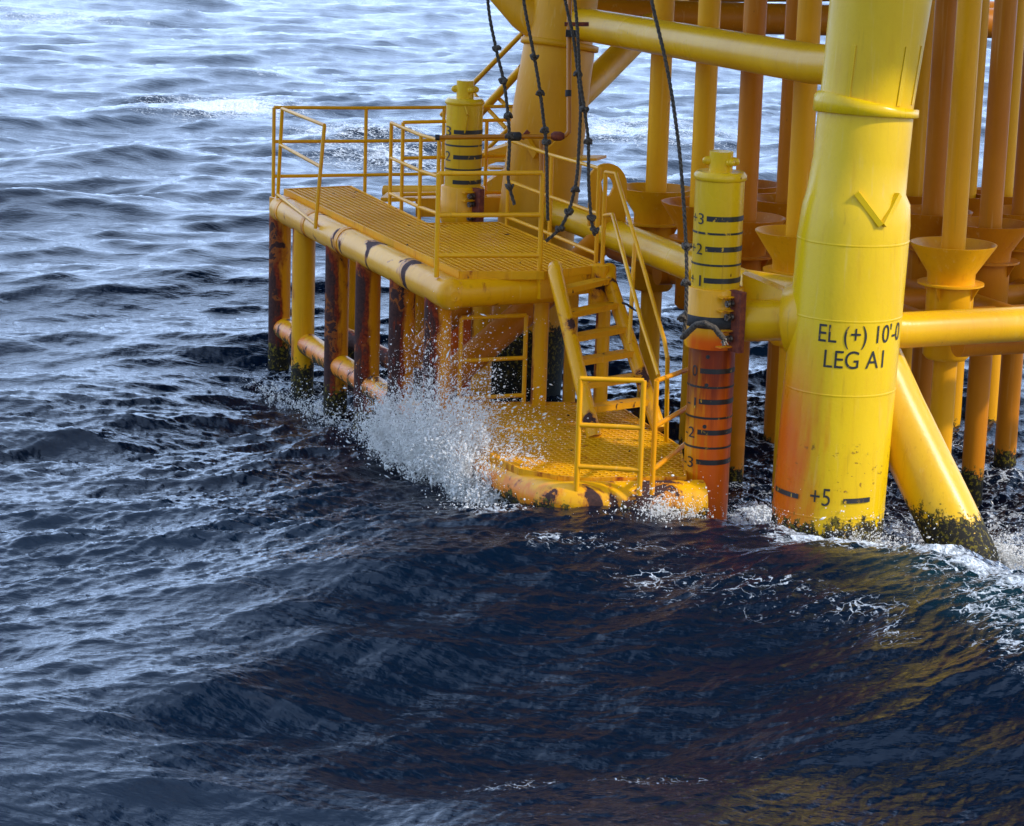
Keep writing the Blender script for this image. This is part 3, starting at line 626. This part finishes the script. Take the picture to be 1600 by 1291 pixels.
# front panel near the stairs
g1 = post(682, 424, ZD, 0, vtop=267); g2 = post(843, 424, ZD, 0, vtop=266)
rail('front_railing', [g1, g2], [[lev(g1, f), lev(g2, f)] for f in (.21, .60, 1.)], r=.024)
h1 = post(792, 352, ZD, 0, vtop=216); h2 = post(858, 378, ZD, 0, vtop=239); h3 = post(931, 411, ZD, 0, vtop=259)
rail('inboard_railing', [h1, h2, h3], [[lev(q, f) for q in (h1, h2, h3)] for f in (.15, .55, 1.)])
# stair handrail: two rails running down from the deck to the lower deck
k1 = post(941, 414, ZD, 0, vtop=265)
t1 = [k1[1]]+[at(962, 271, 25.4), at(995, 382, 24.9), at(1038, 532, 24.1), at(1043, 560, 24.05)]; f1 = on_z(1041, 690, ZL)
m1 = [lev(k1, .56), at(957, 335, 25.3), at(1003, 505, 24.0), at(1029, 587, 23.2)]
rail('stair_handrail', [k1, (f1, t1[-1]), (at(983, 537, 24.9), at(992, 380, 24.95))], [t1, m1])
# lower front panel and right side panel
q1 = post(901, 757, ZL, 0, vtop=584); q2 = post(999, 764, ZL, 0, vtop=587)
rail('lower_front_railing', [q1, q2], [[lev(q1, f), lev(q2, f)] for f in (.22, .59, 1.)], r=.024)
s1 = post(1019, 763, ZL, 0, vtop=587); s2 = post(1071, 716, ZL, 0, vtop=570)
rail('side_railing', [s1], [[lev(s1, f), lev(s2, f)] for f in (.22, .60, 1.)], r=.023, mat='railrust')
w1 = post(717, 640, ZL, 0, vtop=491); w2 = post(818, 634, ZL, 0, vtop=487)
rail('back_railing', [w1, w2], [[lev(w1, f), lev(w2, f)] for f in (.17, .56, 1.)], r=.022)

# ================================================================== a second small landing behind, with its stair
bs = thing('access_stair', 'slim yellow lattice stair leaning against the far leg behind the left gauge post', 'stair', at(770, 300, 32))
def bspart(name, segs, r, mat='rail'):
    for s in segs: MB().tube([at(*p) for p in s], r, 12).build(name, M[mat], bs)
bspart('handrail', [[(822, 46, 31.5), (737, 133, 33)], [(737, 133, 33), (690, 180, 33.5)]], .034)
bspart('stringer', [[(816, 106, 31.5), (690, 242, 33.5)]], .055)
bspart('lattice', [[(737, 140, 33), (745, 152, 32.8)], [(775, 150, 32.2), (803, 176, 32)], [(760, 168, 32.4), (790, 200, 32.2)], [(806, 190, 31.8), (748, 246, 32.4)]], .028)
bspart('platform', [[(690, 300, 31.6), (830, 298, 31.2)], [(600, 300, 31.8), (690, 300, 31.6)]], .085)
for k in range(4): a = at(762+k*10, 262-k*12, 32.2); MB().bar(a, a+Vector((.38, .1, 0)), .22, .03).build('tread', M['grate'], bs)
MB().extrude([at(752, 240, 31.4), at(800, 225, 31.4), at(800, 245, 31.4), at(752, 262, 31.4)], Vector((0, .3, 0))).build('side_plate', M['pipe'], bs); MB().extrude([at(756, 288, 31.2), at(796, 262, 31.2), at(796, 300, 31.2), at(756, 300, 31.2)], Vector((0, .3, 0))).build('side_plate', M['pipe'], bs)
mb = MB(); a = at(600, 308, 30.2); b = at(830, 306, 30.0); mb.bar(a, b, .5, .05); mb.build('walkway', M['pipe'], bs); a = at(650, 322, 29.6); b = at(830, 320, 29.6); MB().bar(a, b, .3, .22).build('beam', M['pipe'], bs)

# ================================================================== GAUGE POSTS
def gauge(label, u, d, rows, small, marks, thin, tr, zbot, group='gauge posts'):
    foot = at(u, rows['foot'], d); base = Vector((foot.x, foot.y, 0)); t = thing('gauge_post', label, 'gauge post', base, group)
    R = tr; zc = lambda v: at(u, v, d-.2).z; axis = lambda z: v3(base, z)
    z_cap, z_cap2, z_cl, z_cl2 = zc(rows['cap'][0]), zc(rows['cap'][1]), zc(rows['clamp'][0]), zc(rows['clamp'][1])
    up = MB().tube([axis(z_cl-.02), axis(z_cap2+.01)], R, 48).build('upper_post', M['gauge'], t)
    MB().tube([axis(z_cap2), axis(z_cap2+.012), axis(z_cap-.03), axis(z_cap)], [R+.004, R+.016, R+.016, R-.012], 48).build('cap', M['gauge'], up)
    zt = zc(rows['top']); sp_ = MB().tube([axis(z_cap-.01), axis(zt)], small, 32).build('head', M['gauge'], t)
    for a in (-95, 38, 82):
        mb = MB(); d_ = Vector((math.sin(math.radians(a)), -math.cos(math.radians(a)), 0)); p = axis((z_cap+zt)/2+.0)+d_*(small-.01); mb.tube([p, p+d_*.035], .042, 16); mb.ball(p+d_*.036, .036, 12); mb.build('knob', M['gauge'], sp_)
    # marks
    for v in marks: z = zc(v); mb = MB(); band(mb, axis, R+.0035, z-.024, z+.024, math.radians(-32), math.radians(92)); mb.build('level_mark', M['mark'], up)
    for v in thin: z = zc(v); mb = MB(); band(mb, axis, R+.0035, z-.010, z+.010, math.radians(-95), math.radians(95)); mb.build('level_mark', M['mark'], up)
    return t, up, axis, zc, R, (z_cl, z_cl2)
gt, gup, gax, gz, GR, (gz1, gz2) = gauge('tall gauge post standing in the sea right of the stairs, rusty below its clamp', 1123, 23.0, dict(foot=330, cap=(270, 284), clamp=(457, 556), top=238), .110, (343, 392, 443), (367, 418), .228, 0)
for s, v in (('+3', 353), ('+2', 402), ('+1', 453)): lettering(s, gax, GR+.004, gz(v)-.0, math.radians(-82), math.radians(-40), .105, 'numeral', gup, M['mark'])
lowg = MB().tube([gax(-1.5), gax(gz2+.15)], GR-.012, 48).build('lower_post', M['gaugelow'], gt)
for v in (592, 643, 694, 744): z = gz(v); mb = MB(); band(mb, gax, GR-.008, z-.024, z+.024, math.radians(-32), math.radians(92)); mb.build('level_mark', M['mark'], lowg)
for v in (619, 670, 720): z = gz(v); mb = MB(); band(mb, gax, GR-.008, z-.010, z+.010, math.radians(-95), math.radians(95)); mb.build('level_mark', M['mark'], lowg)
for s, v, a in (('0', 602, -56), ('-1', 655, -72), ('-2', 705, -76), ('-3', 755, -78)): lettering(s, gax, GR-.008, gz(v), math.radians(a), math.radians(-40), .105, 'numeral', lowg, M['mark'])
for v in (568, 615, 684): z = gz(v); a = math.radians(-14); MB().tube([gax(z)+Vector((math.sin(a), -math.cos(a), 0))*(GR-.03), gax(z)+Vector((math.sin(a), -math.cos(a), 0))*(GR-.007)], .019, 14).build('bolt_hole', M['black'], lowg)
def clampset(t, ax, R, z1, z2, strap=True):
    c = MB().tube([ax(z1), ax(z1-.01), ax(z2+.05), ax(z2)], [R+.012, R+.042, R+.042, R+.03], 48).build('clamp', M['clamp'], t)
    a = math.radians(36); d = Vector((math.sin(a), -math.cos(a), 0)); s = Vector((math.cos(a), math.sin(a), 0))
    mb = MB(); mb.bar(ax(z1+.0)+d*(R+.095), ax(z2)+d*(R+.095), .065, .17, up=d); mb.build('clamp_flange', M['rustm'], c)
    h = z1-z2
    for f in (.2, .42, .78):
        z = z1-h*f; p = ax(z)+d*(R+.085)-s*.02; b_ = MB(); b_.tube([p-s*.11, p-s*.02], .017, 6); b_.tube([p-s*.10, p-s*.075], .034, 6); b_.tube([p-s*.055, p-s*.03], .034, 6); b_.build('bolt', M['bolt'], c)
    for f in (.10, .32, .66, .92): z = z1-h*f; p = ax(z)+d*(R+.05)-s*.02; MB().bar(p-s*.15, p-s*.01, .08, .012, up=Vector((0, 0, 1))).build('clamp_rib', M['clamp'], c)
    return c
clampset(gt, gax, GR, gz1, gz2)
mb = MB(); zz = gz(511)
mb.tube([gax(zz-.055), gax(zz-.04), gax(zz+.04), gax(zz+.055)], [GR+.045, GR+.062, GR+.062, GR+.045], 48); mb.build('rubber_strap', M['rubber'], gt)
# stained patch under the strap is a bent rusty guard plate
# left gauge post
g2t, g2up, g2ax, g2z, GR2, (hz1, hz2) = gauge('gauge post with black bands standing behind the far walkway, left of the far leg', 722, 28.9, dict(foot=330, cap=(152, 162), clamp=(292, 352), top=124), .100, (204, 244, 284), (226, 264), .212, 0)
for s, v in (('3', 211), ('2', 251)): lettering(s, g2ax, GR2+.004, g2z(v), math.radians(-70), math.radians(-42), .115, 'numeral', g2up, M['mark'])
clampset(g2t, g2ax, GR2, hz1, hz2)
MB().tube([g2ax(-1.5), g2ax(hz2+.1)], GR2-.012, 40).build('lower_post', M['gaugelow'], g2t)
mb = MB(); p = g2ax(0); a = math.radians(3); d = Vector((math.sin(a), -math.cos(a), 0)); za, zb = g2z(164), g2z(203)
mb.bar(v3(p, za)+d*(GR2-.01), v3(p, (za+zb)/2+.05)+d*(GR2+.035)+Vector((.03, 0, 0)), .012, .10, up=d); mb.bar(v3(p, (za+zb)/2+.05)+d*(GR2+.035)+Vector((.03, 0, 0)), v3(p, zb)+d*(GR2-.01), .012, .10, up=d)
mb.build('bent_plate', M['gauge'], g2t)

# ================================================================== CONDUCTORS AND THEIR BELL-MOUTHED GUIDES
ZR = 2.55
conds = [  # u at v=200, rim depth, material, label, guide label
    (1029, 28.0, 'pipe', 'orange yellow conductor pipe, first from the left, farthest from the front leg', 'brown bell mouth guide, leftmost of the row, around the first pipe'),
    (1100, 26.9, 'pipe', 'conductor pipe rising directly behind the head of the right gauge post', 'bell mouth guide half hidden behind the right gauge post'),
    (1171, 25.9, 'pipeb', 'dark brown orange conductor pipe just right of the right gauge post', 'dark bell mouth guide immediately right of the right gauge post'),
    (1255, 25.0, 'pipe', 'conductor pipe nearest the left edge of the front leg', 'guide touching the left edge of the front leg'),
    (1235, 27.4, 'pipeb', 'shaded conductor pipe peeping out left of the pipe beside the front leg', 'guide behind the one touching the front leg'),
    (1434, 28.3, 'pipe', 'conductor pipe showing a bright edge immediately right of the front leg', 'small far guide right behind the front leg'),
    (1466, 26.8, 'pipeb', 'dark brown conductor pipe left of the brightest pipe', 'wide dark guide left of the brightest pipe'),
    (1502, 24.5, 'pipe', 'brightest yellow conductor pipe, standing nearest on the right', 'large yellow orange funnel guide above the right horizontal brace'),
    (1516, 28.3, 'pipe', 'narrow sliver of conductor pipe right behind the brightest pipe', 'far guide right behind the brightest pipe'),
    (1558, 26.0, 'pipeb', 'wide dark red brown conductor pipe right of the strip of open sea', 'broad dark guide near the right edge of the frame'),
    (1574, 28.5, 'pipe', 'thin far conductor pipe between the two dark pipes at the right edge', 'far guide at the right edge behind the broad dark guide'),
    (1608, 27.0, 'pipeb', 'conductor pipe cut by the right edge of the frame', 'guide cut by the right edge of the frame'),
    (1170, 28.6, 'pipeb', 'conductor pipe hidden behind the dark pipe right of the right gauge post', 'far guide with pale rim seen between two pipes left of the front leg'),
]
for k, (u, d, mt, lab, glab) in enumerate(conds):
    p = at(u, 200, d); base = Vector((p.x, p.y, 0))
    c = MB().tube([v3(base, -1.8), v3(base, 7.6)], .120, 32).build('conductor_pipe', M[mt], None, base)
    tag(c, lab, 'pipe', 'conductor pipes running down through the jacket')
    gt_ = thing('pipe_guide', glab, 'pipe guide', v3(base, 1.5), 'bell mouthed guides around the conductor pipes')
    fm = M['funnely'] if k in (0, 7, 3) else M['funnel']
    ax = lambda z: v3(base, z)
    # open cone: outer and inner skin
    mb = MB(); seq = [(2.16, .235), (2.27, .24), (ZR, .425), (ZR+.015, .43), (ZR+.015, .415), (2.27, .225), (2.16, .215)]
    for sq_ in (seq[:4], seq[3:5][::-1] if False else [(ZR+.0149, .43), (ZR+.015, .415)], [(2.16, .215), (2.30, .225), (ZR+.015, .415)]): mb.tube([ax(z) for z, r in sq_], [r for z, r in sq_], 48, caps=False)
    # tube() uses the direction of travel, so the inner skin is added as a second tube
    mb.build('bell_mouth', fm, gt_)
    MB().tube([ax(2.155), ax(2.175)], .33, 48).build('collar_plate', fm, gt_)
    MB().tube([ax(1.40), ax(1.44), ax(2.155)], [.20, .235, .235], 40).build('sleeve', fm, gt_)
    for q in range(4): a = q*math.pi/2+.9; d_ = Vector((math.cos(a), math.sin(a), 0)); MB().extrude([ax(2.0)+d_*.23, ax(2.155)+d_*.23, ax(2.155)+d_*.32], Vector((-d_.y, d_.x, 0))*.015).build('rib', fm, gt_)

# ================================================================== thin service pipe, hose
sp_ = thing('service_pipe', 'thin orange service pipe with dark couplings crossing in front of the far leg', 'pipe', at(790, 214, 27.4))
dS = 27.6
MB().tube([at(684, 215, dS), at(790, 213.5, dS), at(870, 213, dS), at(884, 212, dS), at(889, 206, dS), at(889, 52, dS), at(892, -80, dS)], .026, 14).build('pipe', M['orange'], sp_)
MB().tube([at(794, 213.5, dS), at(797, 213.5, dS), at(812, 213.3, dS), at(815, 213.3, dS)], [.03, .05, .05, .03], 16).build('coupling', M['rubber'], sp_); MB().tube([at(680, 215, dS), at(687, 215, dS)], .034, 12).build('end_cap', M['rubber'], sp_); MB().tube([at(888, 141, dS), at(888, 151, dS)], .034, 12).build('coupling', M['rubber'], sp_)
MB().bar(at(884, 52, dS-.05), at(904, 53, dS-.05), .09, .075).build('pipe_clamp', M['rubber'], sp_)
mb = MB(); mb.tube([at(861, 213, dS), at(866, 213, dS), at(876, 213, dS), at(882, 213, dS)], [.03, .052, .052, .03], 14); mb.build('rusty_coupling', M['rustm'], sp_)
MB().bar(at(882, 38, dS), at(920, 38, dS), .04, .045).build('bracket', M['rustm'], sp_); MB().bar(at(815, 217, dS), at(826, 205, dS), .02, .05).build('bracket', M['rustm'], sp_)
rp2 = MB().tube([at(846, 219, 28.3), at(846, 420, 28.3)], .026, 12).build('riser_pipe', M['orange'], None, at(846, 420, 28.3)); tag(rp2, 'short vertical red orange pipe behind the second knotted rope', 'pipe')

# ================================================================== ROPES
def rope(label, pts, d, knots=(), r=.0145, end=True):
    P = [at(u, v, d) for u, v in pts]; t = thing('knotted_rope', label, 'rope', P[-1], 'knotted ropes hanging over the landing')
    # smooth the path
    Q = []
    for i in range(len(P)-1):
        p0, p1, p2, p3 = P[max(i-1, 0)], P[i], P[i+1], P[min(i+2, len(P)-1)]; n = max(4, int((p2-p1).length/.012))
        for k in range(n): s = k/n; Q.append(.5*((2*p1)+(p2-p0)*s+(2*p0-5*p1+4*p2-p3)*s*s+(3*p1-p0-3*p2+p3)*s**3))
    Q.append(P[-1]); mb = MB(); L = 0
    path = [[], [], []]
    for i, q in enumerate(Q):
        if i: L += (q-Q[i-1]).length
        tg = (Q[min(i+1, len(Q)-1)]-Q[max(i-1, 0)]); x, y = frame_of(tg)
        for s in range(3): a = L*2*math.pi/.16+s*2.094; path[s].append(q+(x*math.cos(a)+y*math.sin(a))*r*.7)
    for s in range(3): mb.tube(path[s], r*.62, 6)
    mb.build('strands', M['rope'], t)
    for (u, v) in knots:
        k_ = MB(); c = at(u, v, d)
        for _ in range(5): k_.ball(c+Vector([random.uniform(-.018, .018) for _ in range(3)]), .028, 10, (1, 1, random.uniform(.7, 1.1)), .08)
        a0 = random.uniform(0, 6); k_.tube([c+Vector((math.cos(a0+a)*.038, math.sin(a0+a)*.038, .02*math.sin(a*2))) for a in [q*.5 for q in range(12)]], .014, 6)
        k_.build('knot', M['rope'], t)
    return t
rope('leftmost knotted rope, hanging just right of the left gauge post', [(752, -160), (762, 0), (775, 76), (787, 127), (794, 182), (796, 225), (794, 270), (796, 292), (804, 320)], 25.6, [(776, 77), (786, 127), (794, 181), (796, 213), (796, 292)])
rope('second knotted rope from the left, ending before the tall red orange pipe', [(794, -160), (818, 0), (835, 90), (844, 145), (851, 203), (854, 240), (855, 300), (856, 345)], 25.4, [(835, 90), (844, 145), (851, 203), (854, 222)])
rope('third knotted rope, its tail swinging left over the inboard railing', [(850, -160), (883, 0), (896, 60), (903, 115), (907, 165), (905, 220), (902, 270), (897, 300), (888, 332), (874, 358), (853, 377)], 25.2, [(903, 115), (899, 296), (889, 331), (875, 358)])
rope('fourth knotted rope, hanging straight beside the round plate with a hole', [(880, -160), (898, 0), (903, 60), (906, 120), (913, 170), (919, 220), (920, 290), (924, 342), (929, 368)], 25.1, [(913, 171), (919, 221), (924, 341), (929, 360)])
r5 = rope('long rope hanging down to the clamp of the right gauge post where it is tied', [(985, -160), (1018, 0), (1043, 110), (1059, 215), (1067, 300), (1072, 385), (1073, 442), (1071, 500), (1067, 528)], 22.9, [(1073, 385), (1072, 442), (1066, 496)])
mb = MB(); c0 = [at(1067, 527, 22.7), at(1076, 518, 22.6), at(1088, 507, 22.55), at(1101, 505, 22.5), at(1116, 512, 22.5), at(1131, 530, 22.5)]
mb.tube(c0, [.022, .026, .028, .028, .026, .024], 8)
for k in range(26):
    t = k/26*4.99; i = int(t); p = c0[i].lerp(c0[i+1], t-i); mb.ball(p, .033, 8, (1, 1, .75), .12)
mb.build('rope_lashing', [M['rope']], r5)
mb = MB()
for k in range(14):
    p = c0[-1]+Vector((random.uniform(-.01, .01), 0, random.uniform(-.01, .01))); mb.tube([c0[-2].lerp(c0[-1], .5), p, p+Vector((random.uniform(-.02, .05), random.uniform(-.02, .02), random.uniform(-.07, .0)))], .007, 5)
mb.build('frayed_end', M['fray'], r5)
cb = MB().tube([at(972, 473, 24.8), at(980, 476, 24.8), at(988, 482, 24.8), at(994, 486, 24.8), at(995, 480, 24.8)], .012, 8).build('cable_end', M['rubber'], None, at(980, 476, 24.8)); tag(cb, 'short black cable end sticking out beside the stair handrail', 'cable')

# ================================================================== SPRAY
def droplets(P, S, W):
    """each drop is a small octahedron drawn out along its flight W; all in one object"""
    o = np.array([(1, 0, 0), (-1, 0, 0), (0, 1, 0), (0, -1, 0), (0, 0, 1), (0, 0, -1)], float); F = np.array([(0, 2, 4), (2, 1, 4), (1, 3, 4), (3, 0, 4), (2, 0, 5), (1, 2, 5), (3, 1, 5), (0, 3, 5)])
    n = len(P); d = W/np.maximum(np.linalg.norm(W, axis=1, keepdims=True), 1e-6); h = np.array([.31, .17, .2]); x = np.cross(d, h); x /= np.linalg.norm(x, axis=1, keepdims=True); y = np.cross(d, x)
    st = 1+rng.exponential(.9, n)*(rng.random(n) < .6)
    V = P[:, None, :]+S[:, None, None]*(o[None, :, 0:1]*x[:, None]+o[None, :, 1:2]*y[:, None]+o[None, :, 2:3]*d[:, None]*st[:, None, None]); FF = F[None]+np.arange(n)[:, None, None]*6
    return V.reshape(-1, 3), FF.reshape(-1, 3)
def jets(n_jet, per, start, end, height, drift, lat, size, seed, sig=.6, fil=.35):
    """ballistic jets: thin filaments near the root that break into scattered drops"""
    g = np.random.default_rng(seed); out = []; sz = []; ww = []
    for _ in range(n_jet):
        s = g.beta(1.8, 1.2); b = np.array(start)*(1-s)+np.array(end)*s; b = b+g.normal(0, .10, 3)*np.array([1, 1, .3])
        hh = np.interp(s, [0, .3, .55, .8, 1], height)*g.uniform(.2, 1.2)
        ang = g.normal(0, .5); dr = np.array(drift)*g.uniform(-.25, 1.0)+np.array([math.cos(ang), math.sin(ang), 0])*g.normal(0, lat)
        n = int(per*g.uniform(.3, 1.7)); t = g.beta(1.2, 1.7, n)
        p = b[None]+dr[None]*t[:, None]*.9+np.stack([0*t, 0*t, hh*(1-(1-t)**2)], -1)
        thin = g.random() < fil
        p += g.normal(0, 1, (n, 3))*((.006 if thin else .03)+(.05 if thin else .15)*t[:, None]**1.4)
        v = dr[None]*.9+np.stack([0*t, 0*t, 2*hh*(1-t)-.3*hh], -1)+g.normal(0, .08, (n, 3))
        out.append(p); ww.append(v); sz.append(np.clip(size*g.lognormal(0, sig, n), .0012, .016)*(1.15-.4*t))
    return np.concatenate(out), np.concatenate(sz), np.concatenate(ww)
P1 = jets(340, 270, (-1.6, 26.3, .0), (-.15, 22.8, .12), (.40, .65, .85, .80, .5), (.50, .34, 0), .26, .0034, 3, fil=.5)
P2 = jets(120, 80, (-1.4, 25.7, .2), (-.4, 23.4, .3), (.7, 1.1, 1.35, 1.2, .7), (.6, .4, 0), .40, .0030, 8)
P3 = jets(60, 150, (.75, 21.75, .05), (1.75, 22.15, .20), (.10, .22, .34, .36, .26), (-.35, -.45, 0), .16, .0040, 5)
P4 = jets(60, 90, (-.5, 22.7, .05), (.1, 22.1, .05), (.18, .25, .25, .15, .1), (-.25, -.45, -.05), .22, .0040, 6)
P5 = jets(170, 110, (2.05, 22.5, .1), (3.6, 21.5, .1), (.22, .30, .24, .16, .12), (.1, -.25, 0), .14, .0036, 7)
P6 = jets(90, 90, (3.9, 22.7, -.05), (4.7, 21.9, .0), (.14, .22, .24, .18, .12), (-.1, -.1, 0), .12, .0036, 9)
P7 = jets(40, 70, (-3.3, 29.9, -.3), (-2.0, 27.6, -.2), (.15, .17, .18, .15, .1), (-.1, -.2, 0), .14, .0038, 10)
def spray_obj(name, *J):
    V, F_ = droplets(*[np.concatenate(q) for q in zip(*J)]); me = D.meshes.new(name); me.vertices.add(len(V)); me.vertices.foreach_set('co', V.ravel().astype(np.float32))
    me.loops.add(F_.size); me.loops.foreach_set('vertex_index', F_.ravel().astype(np.int32)); me.polygons.add(len(F_)); me.polygons.foreach_set('loop_start', (np.arange(len(F_))*3).astype(np.int32)); me.update(calc_edges=True)
    me.materials.append(SPRAY); o = D.objects.new(name, me); scn.collection.objects.link(o); return o
SPRAY = D.materials.new('spray water'); SPRAY.use_nodes = True; nt = SPRAY.node_tree
tr = nt.nodes.new('ShaderNodeBsdfTranslucent'); tr.inputs[0].default_value = (.98, .96, .92, 1); ms = nt.nodes.new('ShaderNodeMixShader'); ms.inputs[0].default_value = .55
nt.links.new(nt.nodes['Principled BSDF'].outputs[0], ms.inputs[1]); nt.links.new(tr.outputs[0], ms.inputs[2]); nt.links.new(ms.outputs[0], nt.nodes['Material Output'].inputs[0]); b = SPRAY.node_tree.nodes['Principled BSDF']; b.inputs['Base Color'].default_value = (.97, .95, .91, 1); b.inputs['Roughness'].default_value = .3; b.inputs['Transmission Weight'].default_value = .0; b.inputs['IOR'].default_value = 1.33
tag(spray_obj('sea_spray', P1, P2), 'burst of white spray thrown up against the seaward columns of the landing', 'spray', kind='stuff')
tag(spray_obj('sea_spray', P3, P4), 'small white splash at the rounded nose of the lower deck', 'spray', kind='stuff')
tag(spray_obj('sea_spray', P5, P6, P7), 'fine white droplets flying off the water at the foot of the front leg', 'spray', kind='stuff')

for o in D.objects:
    if '_o' in o: del o['_o']
